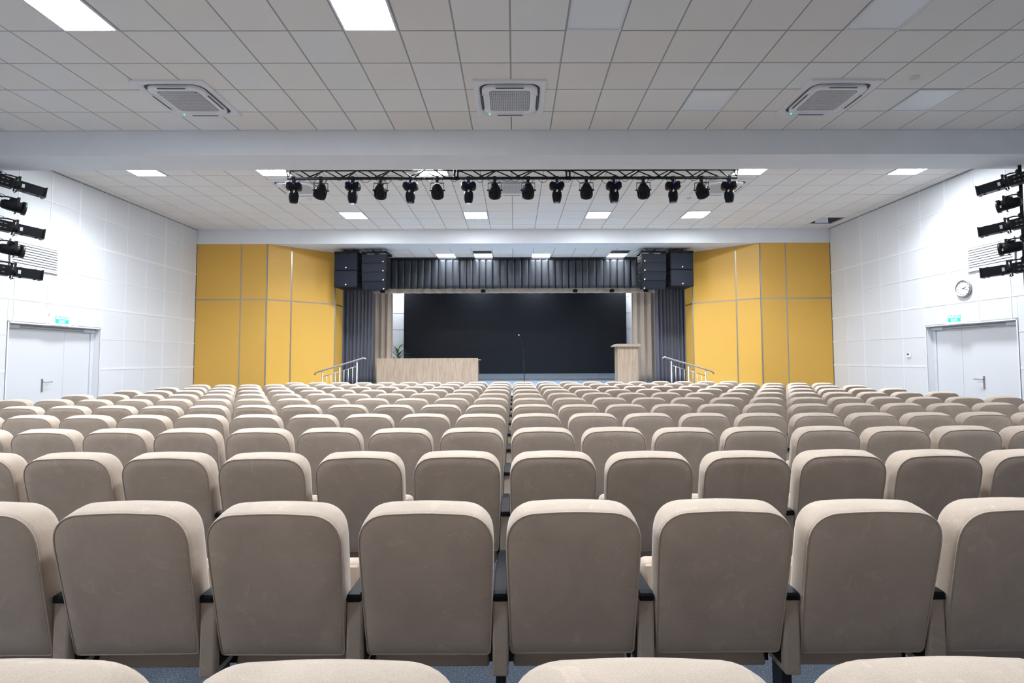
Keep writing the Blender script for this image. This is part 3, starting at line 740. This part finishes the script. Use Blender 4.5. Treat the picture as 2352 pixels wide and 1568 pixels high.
# ================================================================== STAGE CONTENTS
# LED screen made of cabinets
t = thing('led_screen', 'large dark video screen at the back of the stage', 'screen', (0.035, 18.3, 1.0))
me = shared('c', MB().bbox(-.24985, .24985, 0, .08, -.24985, .24985, .0004, seg=1), M_led)
for i in range(16):
    for j in range(7): put('screen_module', me, t, (-4.0 + .25 + i * .5, 0, .25 + j * .5))
MB().box(-3.9, 3.9, .08, .13, .05, 3.4).build('support_frame', M_steel, t)
m_ = MB()
for i in range(5):
    x = -3.6 + i * 1.8
    for z in (.4, 3.0): m_.box(x - .03, x + .03, .12, .30, z, z + .05)
m_.build('wall_bracket', M_steel, t)

# curtains
def curtain(name, label, x0, x1, y, z0, z1, m, nf, amp, seed, group=None, wide=1.0, gather=0.0):
    rnd = random.Random(seed); N = int(nf * 12); K = 14
    xs = [x0 + (x1 - x0) * i / N for i in range(N + 1)]
    phs = []; ph = 0
    for i in range(N + 1):
        phs.append(ph); ph += 2 * PI * nf / N * (0.65 + 0.7 * rnd.random() if i % 12 < 6 else 1.0)
    am = [amp * (.6 + .6 * rnd.random()) for _ in range(int(nf) * 2 + 4)]
    rows = []
    for j in range(K + 1):
        v = j / K; z = z1 + (z0 - z1) * v; row = []
        for i in range(N + 1):
            a_ = am[int(phs[i] / PI) % len(am)]
            yy = y + a_ * math.sin(phs[i] + .25 * math.sin(3 * v + i * .05)) * (.75 + .45 * v)
            xx = xs[i] + .35 * a_ * math.sin(2 * phs[i]) + gather * math.sin(PI * v) * (xs[i] - (x0 + x1) / 2)
            row.append((xx, yy, z))
        rows.append(row)
    mb = MB(); mb.loft(rows, False); o = mb.build(name, m, fix=False)
    sol = o.modifiers.new('thickness', 'SOLIDIFY'); sol.thickness = .008
    tag(o, label, 'curtain', group); return o
curtain('stage_curtain', 'dark grey pleated curtain at the left side of the stage', -5.42, -4.42, 15.98, .76, 4.6, M_dark, 9, .07, 1, 'dark side curtains')
curtain('stage_curtain', 'dark grey pleated curtain at the right side of the stage', 4.44, 5.42, 15.98, .76, 4.6, M_dark, 9, .07, 5, 'dark side curtains')
curtain('stage_curtain', 'cream curtain beside the left dark curtain', -4.66, -3.96, 16.6, .76, 4.6, M_cream, 3.5, .085, 3, 'cream side curtains')
curtain('stage_curtain', 'cream curtain behind the wooden lectern, beside the right dark curtain', 3.84, 4.62, 16.6, .76, 4.6, M_cream, 3.5, .085, 11, 'cream side curtains')
curtain('stage_border', 'narrow cream border hem showing under the dark valance', -4.6, 4.6, 16.35, 3.64, 4.655, M_cream, 26, .03, 8)
# valance: box pleats
vt = thing('valance', 'dark grey pleated valance across the top of the stage opening', 'curtain', (0, 15.66, 0))
rnd = random.Random(4)
x = -5.25; i = 0
while x < 5.2:
    wd_ = .212 + rnd.uniform(-.02, .02)
    mb = MB(); rows = []
    bul = rnd.uniform(.012, .03); sk = rnd.uniform(-.012, .012)
    for j in range(9):
        v = j / 8; z = 4.63 + (3.69 + rnd.uniform(-.004, .004) - 4.63) * v; row = []
        for q in range(9):
            uu = q / 8
            yy = -.035 * uu - bul * math.sin(PI * uu) * (0.5 + .9 * v) + (.012 * math.sin(9 * uu + i) * max(0, .35 - v) * 2)
            if q == 8: yy += .05
            xx = x + wd_ * min(uu, 1) + sk * v
            if q == 8: xx = x + wd_ * .985 + sk * v
            row.append((xx, yy, z))
        rows.append(row)
    mb.loft(rows, False); o = mb.build('pleat', M_val, vt, fix=False); so = o.modifiers.new('thickness', 'SOLIDIFY'); so.thickness = .006
    x += wd_; i += 1
MB().box(-5.25, 5.25, .05, .08, 3.72, 4.64).build('lining', M_val, vt)
MB().box(-5.25, 5.25, -.05, .05, 4.6, 4.645).build('heading_rail', M_steel, vt)
# small black floods showing under the valance
for i, px in enumerate((877, 1110, 1323, 1408, 1487)):
    xx = (px - 1181.5) / 1171.6 * 16.0
    o = MB().bbox(-.07, .07, -.06, .06, -.05, .045, .012); o.box(-.01, .01, -.01, .01, .04, .985)
    tag(o.build('flood_light', M_steel, None, (xx, 16.05, 3.67)), 'small black flood light under the valance hem, %s from the left' % ORD[i + 1], 'stage light', 'small floods under the valance')

# hanging speakers
def speakers(sx, side):
    # subs
    def bxc(name, label, cx, z0, z1, y, w_, dep, yaw, tilt, parent=None, badge=(0, 0)):
        t = thing(name, label, 'loudspeaker', (cx, y, (z0 + z1) / 2), yaw, group='hanging black loudspeakers'); t.rotation_euler = (tilt, 0, yaw)
        h_ = (z1 - z0) / 2 - .004; a_ = w_ / 2
        if dep > .5: MB().bbox(-a_, a_, 0, dep, -h_, h_, .008).build('cabinet', M_cab, t)
        else:
            hb = h_ - dep * math.tan(math.radians(7.5)); MB().add([(-a_, 0, -h_), (a_, 0, -h_), (a_, 0, h_), (-a_, 0, h_), (-a_, .06, -h_), (a_, .06, -h_), (a_, .06, h_), (-a_, .06, h_), (-a_ * .94, dep, -hb), (a_ * .94, dep, -hb), (a_ * .94, dep, hb), (-a_ * .94, dep, hb)],
                [(0, 1, 2, 3)] + [(i, (i + 1) % 4, (i + 1) % 4 + 4, i + 4) for i in range(4)] + [(i + 4, (i + 1) % 4 + 4, (i + 1) % 4 + 8, i + 8) for i in range(4)] + [(8, 9, 10, 11)]).build('cabinet', M_cab, t)
        MB().box(-a_ + .022, a_ - .022, -.008, .004, -h_ + .02, h_ - .02).build('grille', M_grille, t)
        n = 14; bx_, bz_ = badge
        mb = MB(); vs = [(bx_ + .020 * math.cos(q) + .008 * math.sin(q), -.012, bz_ + .020 * math.sin(q)) for q in [2 * PI * i / n for i in range(n)]]
        vs += [(v[0], -.006, v[2]) for v in vs]; mb.add(vs, [tuple(range(n))] + [(i, (i + 1) % n, n + (i + 1) % n, n + i) for i in range(n)]); mb.build('badge', M_logo, t)
        m2 = MB()
        for zz in (-h_ * .6, 0, h_ * .6):
            m2.box(-a_ - .008, -a_ + .002, .05, .30, zz - .012, zz + .012); m2.box(a_ - .002, a_ + .008, .05, .30, zz - .012, zz + .012)
        m2.build('rigging_rail', M_steel, t)
    yaw = math.radians(-4) * -sx
    sc = sx * 4.735
    bxc('subwoofer', 'upper square black subwoofer of the pair hung at the %s of the stage' % side, sc, 4.02, 4.50, 14.25, .66, .62, yaw, 0, badge=(0.01, -.16))
    bxc('subwoofer', 'lower square black subwoofer of the pair hung at the %s of the stage' % side, sc, 3.545, 4.02, 14.25, .66, .62, yaw, 0, badge=(0.01, -.16))
    z = 4.48; y = 14.25; til = (0, math.radians(3), math.radians(8), math.radians(14))
    for i in range(4):
        h_ = .262
        bxc('line_array_speaker', 'flat black line array speaker at the %s of the stage, %s from the top' % (side, ORD[i + 1]), sx * 3.945 , z - h_, z, y, .71, .42, yaw * 1.5, til[i], badge=(-sx * .27, -.085))
        z -= h_ * (.99, .97, .94, .9)[i]; y += (.0, .018, .045, .06)[i]
    # flying frames
    for nm, cx, w_ in (('sub', sc, .68), ('array', sx * 3.945, .72)):
        t = thing('flying_frame', 'black steel flying frame above the %s speakers at the %s of the stage' % ('square' if nm == 'sub' else 'flat line array', side), 'rigging', (cx, 14.25, 4.50), yaw, group='speaker flying frames')
        m_ = MB(); m_.box(-w_ / 2, w_ / 2, 0, .04, .004, .06); m_.box(-w_ / 2, w_ / 2, .5, .54, .004, .06); m_.box(-w_ / 2, -w_ / 2 + .04, 0, .54, .004, .06); m_.box(w_ / 2 - .04, w_ / 2, 0, .54, .004, .06); m_.box(-.02, .02, -.01, .54, .0, .07)
        m_.build('frame', M_cab, t)
        for xx in (-.12, .12):
            MB().tube([(xx, .25, .06), (xx, .25, .155)], .016, 8).build('shackle', M_steel, t)
speakers(-1, 'left'); speakers(1, 'right')

# wooden table with front panel
t = thing('stage_table', 'long light wooden presidium table standing on the left of the stage', 'table', (-2.655, 15.6, .75))
MB().bbox(-1.545, 1.545, 0, .025, .0, .80, .002, seg=1).build('front_panel', M_wood, t)
MB().bbox(-1.60, 1.60, .03, .68, .735, .765, .003, seg=1).build('tabletop', M_wood, t)
for x in (-1.53, 0, 1.51): MB().box(x, x + .025, .03, .60, 0, .735).build('side_panel', M_woodd, t)
# lectern
t = thing('lectern', 'light wooden lectern with overhanging slanted top on the right of the stage', 'lectern', (3.46, 15.6, .75))
MB().bbox(-.26, .30, 0, .022, 0, 1.13, .002, seg=1).build('front_panel', M_wood, t)
MB().bbox(-.305, -.262, -.01, .45, 0, 1.13, .002, seg=1).build('side_panel', M_wood, t)
MB().bbox(.302, .325, -.01, .45, 0, 1.13, .002, seg=1).build('side_panel', M_wood, t)
m_ = MB(); m_.add([(-.42, -.08, 1.13), (.40, -.08, 1.13), (.40, .50, 1.13), (-.42, .50, 1.13), (-.42, -.08, 1.16), (.40, -.08, 1.245), (.40, .5, 1.245), (-.42, .5, 1.16)], [(0, 1, 2, 3), (4, 7, 6, 5), (0, 4, 5, 1), (1, 5, 6, 2), (2, 6, 7, 3), (3, 7, 4, 0)])
m_ = MB(); m_.add([(-.42, -.08, 1.135), (.38, -.08, 1.135), (.38, .50, 1.135), (-.42, .50, 1.135), (-.42, -.08, 1.165), (-.30, -.08, 1.225), (.38, -.08, 1.225), (.38, .5, 1.225), (-.30, .5, 1.225), (-.42, .5, 1.165)],
                  [(0, 1, 2, 3), (0, 4, 5, 6, 1), (1, 6, 7, 2), (2, 7, 8, 9, 3), (3, 9, 4, 0), (4, 9, 8, 5), (5, 8, 7, 6)]); m_.build('top', M_wood, t)
# microphone stand
t = thing('microphone_stand', 'thin black microphone stand in front of the dark screen', 'microphone stand', (.33, 17.0, .75))
MB().lathe([(.11, 0), (.11, .012), (.03, .025)], 20).build('base', M_steel, t)
MB().tube([(0, 0, .02), (-.02, 0, .75)], .013, 8).build('lower_tube', M_steel, t)
MB().tube([(-.02, 0, .75), (-.035, 0, 1.20)], .009, 8).build('upper_tube', M_steel, t)
MB().bbox(-.06, -.015, -.02, .02, 1.17, 1.24, .006).build('clutch', M_blk, t)
MB().tube([(-.035, -.01, 1.20), (-.14, -.01, 1.50)], .008, 8).build('boom', M_steel, t)
mc = MB().tube([(-.12, -.01, 1.42), (-.17, -.02, 1.54)], [.011, .018], 10).build('microphone', M_blk, t)
MB().lathe([(.010, -.03), (.026, -.015), (.030, 0), (.024, .018), (.008, .03)], 14, T=Matrix.Translation((-.175, -.02, 1.565))).build('grille_ball', M_chrome, mc)
# plant
t = thing('potted_palm', 'blurred green leafy palm standing behind the table beside the screen', 'plant', (-3.98, 17.5, .75))
MB().lathe([(.12, 0), (.15, .02), (.18, .30), (.17, .31), (.15, .28)], 20).build('pot', M_pot, t)
MB().tube([(0, 0, .28), (.01, 0, 1.15)], [.02, .012], 8).build('stem', M_leaf, t)
rnd = random.Random(3)
for i in range(44):
    az = rnd.uniform(0, 2 * PI); L = rnd.uniform(.28, .5); z0_ = rnd.uniform(.5, 1.15); el = rnd.uniform(.5, 1.25)
    d_ = Vector((math.cos(az), math.sin(az), 0)); s_ = Vector((-math.sin(az), math.cos(az), 0)); rows = []
    for j in range(6):
        v = j / 5; c_ = Vector((0, 0, z0_)) + d_ * (L * v * math.cos(el * (1 - .7 * v))) + Vector((0, 0, L * (math.sin(el) * v - .35 * v * v)))
        w_ = .022 * math.sin(PI * (.1 + .85 * v)); rows.append([tuple(c_ - s_ * w_), tuple(c_ + Vector((0, 0, -.006))), tuple(c_ + s_ * w_)])
    mb = MB(); mb.loft(rows, False); mb.build('leaf', M_leaf, t, fix=False)

# stairs with handrails
def stairs(sx, side):
    # steps go up towards the middle, in front of the stage edge
    t = thing('stage_steps', 'short white steps up to the stage at the %s behind the handrail' % side, 'stairs', (sx * 4.5, 13.35, 0))
    for i in range(4):
        x0_ = .7 - .36 * i; xx = sorted((sx * x0_, sx * (x0_ - .36)))
        MB().bbox(xx[0], xx[1], -.30, .32, 0, .15 * (i + 1), .004, seg=1).build('step', M_white, t)
    h = thing('handrail', 'stainless steel handrail beside the %s steps to the stage' % side, 'handrail', (0, 13.0, 0))
    Xa, Xb = 5.04, 3.83        # low end, high end
    za, zb = 1.19, 1.555
    R = lambda f_: (sx * (Xa + (Xb - Xa) * f_), 0, za + (zb - za) * f_)
    p0, p1 = R(0), R(1)
    MB().tube([(p0[0] + sx * .035, 0, p0[2] - .06), (p0[0], 0, p0[2] - .01), R(.04), R(.5), R(.97), (p1[0], 0, p1[2] + .0), (p1[0] - sx * .06, 0, p1[2] - .03)], .020, 10).build('top_rail', M_chrome, h)
    fs = (.14, .50, .86)
    for i, f_ in enumerate(fs):
        x_, _, z_ = R(f_); zb_ = 0.0 if i == 0 else .15 * (1 + int(max(0, (5.2 - abs(x_)) / .36)))
        zb_ = min(zb_, .6)
        MB().tube([(x_, 0, 0.0 if i == 0 else 0.0), (x_, 0, z_ - .06)], .020, 10).build('post', M_chrome, h)
        MB().tube([(x_, 0, z_ - .07), (x_, 0, z_ - .01)], .010, 8).build('saddle', M_chrome, h)
    for a_, b_ in ((0, 1), (1, 2)):
        q0, q1 = R(fs[a_]), R(fs[b_])
        MB().tube([(q0[0], 0, q0[2] - .16), (q1[0], 0, q1[2] - .16)], .009, 8).build('mid_rail', M_chrome, h)
        for j in (1, 2, 3):
            v = j / 4; x_ = q0[0] + (q1[0] - q0[0]) * v; z_ = q0[2] + (q1[2] - q0[2]) * v - .16
            MB().tube([(x_, 0, .50), (x_, 0, z_)], .008, 8).build('baluster', M_chrome, h)
        MB().tube([(q0[0], 0, .50), (q1[0], 0, .50)], .009, 8).build('low_rail', M_chrome, h)
stairs(-1, 'left'); stairs(1, 'right')

# ================================================================== SEATS
PX, PY = .522, .985
X00, Y00 = -.052, 1.87 - .985        # arm line k=0, rear plane of row 0
def seat_meshes():
    d = {}
    # backrest in its own frame: x across, z up along the back, y forward; later rotated
    H = .548; wt, wb = .2345, .224; rt, rb = .125, .018
    def outline(ins, top=0.0, side=0.0):
        pts = []
        def wz(z): return wb + (wt - wb) * min(1, max(0, z / (H * .7)))
        n = 9
        hw = wt + side
        # top right corner to top left
        for i in range(n + 1):
            t_ = PI / 2 * i / n
            e = .82
            pts.append((hw - rt + (rt) * math.cos(t_) ** e, H + top - rt + rt * math.sin(t_) ** e, math.cos(t_), math.sin(t_)))
        for i in range(1, 6):
            v = i / 6; pts.append(((hw - rt) * (1 - 2 * v), H + top + .004 * math.sin(PI * v), 0, 1))
        for i in range(n + 1):
            t_ = PI / 2 * (1 - i / n); e = .82
            pts.append((-(hw - rt + rt * math.cos(t_) ** e), H + top - rt + rt * math.sin(t_) ** e, -math.cos(t_), math.sin(t_)))
        for i in range(1, 6):
            v = i / 6; z = (H + top - rt) * (1 - v) + rb * v; pts.append((-(wz(z) + side) if z < H * .7 else -hw, z, -1, 0))
        for i in range(4):
            t_ = PI / 2 * i / 3; pts.append((-(wb + side - rb + rb * math.cos(t_)), rb - rb * math.sin(t_), -math.cos(t_), -math.sin(t_)))
        for i in range(4):
            t_ = PI / 2 * (1 - i / 3); pts.append(((wb + side - rb + rb * math.cos(t_)), rb - rb * math.sin(t_), math.cos(t_), -math.sin(t_)))
        for i in range(1, 6):
            v = i / 6; z = rb * (1 - v) + (H + top - rt) * v; pts.append(((wz(z) + side) if z < H * .7 else hw, z, 1, 0))
        if ins > .012: return [(x * (1 - ins / wt), H / 2 + (z - H / 2) * (1 - ins / (H / 2))) for x, z, nx, nz in pts]
        return [(x - nx * ins, z - nz * ins) for x, z, nx, nz in pts]
    def ring(y, ins, top=0, side=0): return [(x, y, z) for x, z in outline(ins, top, side)]
    mb = MB()
    rings = [ring(-.002, .10), ring(-.003, .05), ring(.0, .012), ring(.003, .005), ring(.009, .0005), ring(.02, -.001, .001), ring(.05, 0, .004), ring(.085, .003, .005), ring(.108, .012, .003), ring(.125, .035), ring(.132, .07), ring(.135, .11)]
    mb.loft(rings, True, True, True)
    Lean = Matrix.Rotation(math.radians(12.5), 4, 'X')
    base = Matrix.Translation((0, .022, .44)) @ Lean
    mb.v = [tuple(base @ Vector(v)) for v in mb.v]; d['backrest'] = shared('backrest', mb, M_vel)
    mb = MB(); rg = ring(.003, .003); mb.tube([Vector(p) for p in rg + rg[:1]] , .0032, 5, False); mb.v = [tuple(base @ Vector(v)) for v in mb.v]
    d['piping'] = shared('piping', mb, M_pipe)
    # tipped-up cushion
    T = Matrix.Translation((0, .10, .34)) @ Matrix.Rotation(math.radians(-14), 4, 'X')
    mb = MB(); mb.bbox(-.225, .225, .02, .13, .0, .38, .035, T=T, seg=4, smooth=True); d['seat_cushion'] = shared('seat_cushion', mb, M_vel)
    mb = MB(); mb.bbox(-.215, .215, .005, .022, .01, .36, .006, T=T, seg=1); d['seat_pan'] = shared('seat_pan', mb, M_pipe)
    # arm stand at the left of the chair (x local = -PX/2)
    a0 = -PX / 2
    mb = MB()
    rings = []
    for y, w_, zt in ((-.012, .020, .664), (-.008, .0255, .668), (.02, .027, .670), (.30, .026, .664), (.44, .022, .648), (.50, .016, .640), (.506, .008, .636)):
        hh_ = .013 if -.01 < y < .5 else .009
        rings.append([(a0 + w_ * c, y, zt - .014 + hh_ * s) for c, s in ((-1, -.9), (1, -.9), (1, .5), (.8, 1), (-.8, 1), (-1, .5))])
    mb.loft(rings, True, True, True, smooth=False); d['armrest'] = shared('armrest', mb, M_blk)
    d['side_panel'] = shared('side_panel', MB().bbox(a0 - .0285, a0 + .0285, 0, .38, .374, .642, .008), M_vel)
    mb = MB(); mb.box(a0 - .018, a0 + .018, .05, .12, .02, .38); mb.box(a0 - .02, a0 + .02, -.02, .36, 0, .02); mb.box(a0, a0 + PX - .032, .12, .15, .36, .40)
    mb.box(a0 + .012, a0 + .030, .03, .17, .40, .60)
    mb.box(a0 - .030, a0 - .012, .03, .17, .40, .60)
    d['leg'] = shared('leg', mb, M_steel)
    return d
SM = seat_meshes()
def chair(k, n, label, end=False):
    x = X00 + PX * (k + .5); y = Y00 + PY * n
    t = thing('auditorium_seat', label, 'seat', (x, y, 0), group='beige velvet seats in rows')
    rr = random.Random(k * 31 + n * 7)
    for nm in ('backrest', 'piping', 'seat_cushion', 'seat_pan', 'armrest', 'side_panel', 'leg'):
        o = put(nm, SM[nm], t)
        if nm == 'backrest': jx, ja, jz = rr.uniform(-.0025, .0025), rr.uniform(-.006, .006), rr.uniform(-.003, .003)
        if nm in ('backrest', 'piping'): o.location = (jx, 0, jz); o.rotation_euler = (0, ja, 0)
    if end:
        for nm in ('armrest', 'side_panel', 'leg'):
            if nm == 'leg': continue
            put(nm, SM[nm], t, (PX, 0, 0))
NUM = ['nearest', 'second', 'third', 'fourth', 'fifth', 'sixth', 'seventh', 'eighth', 'ninth', 'tenth', 'eleventh', 'front']
def side(k):
    if k >= 0: return '%s seat right of the centre armrests' % ORD[k + 1]
    return '%s seat left of the centre armrests' % ORD[-k]
for n in range(12):
    half = 1.02 * (Y00 + PY * n) + .9
    K = 10 if n == 11 else 13
    for k_ in range(-K, K):
        xc = X00 + PX * (k_ + .5)
        if abs(xc) > half + .3: continue
        row = 'nearest row, only tops showing' if n == 0 else ('front row by the stage' if n == 11 else '%s row from the camera' % ORD[n + 1])
        chair(k_, n, 'beige velvet seat, %s, %s' % (row, side(k_)), end=(k_ == K - 1))
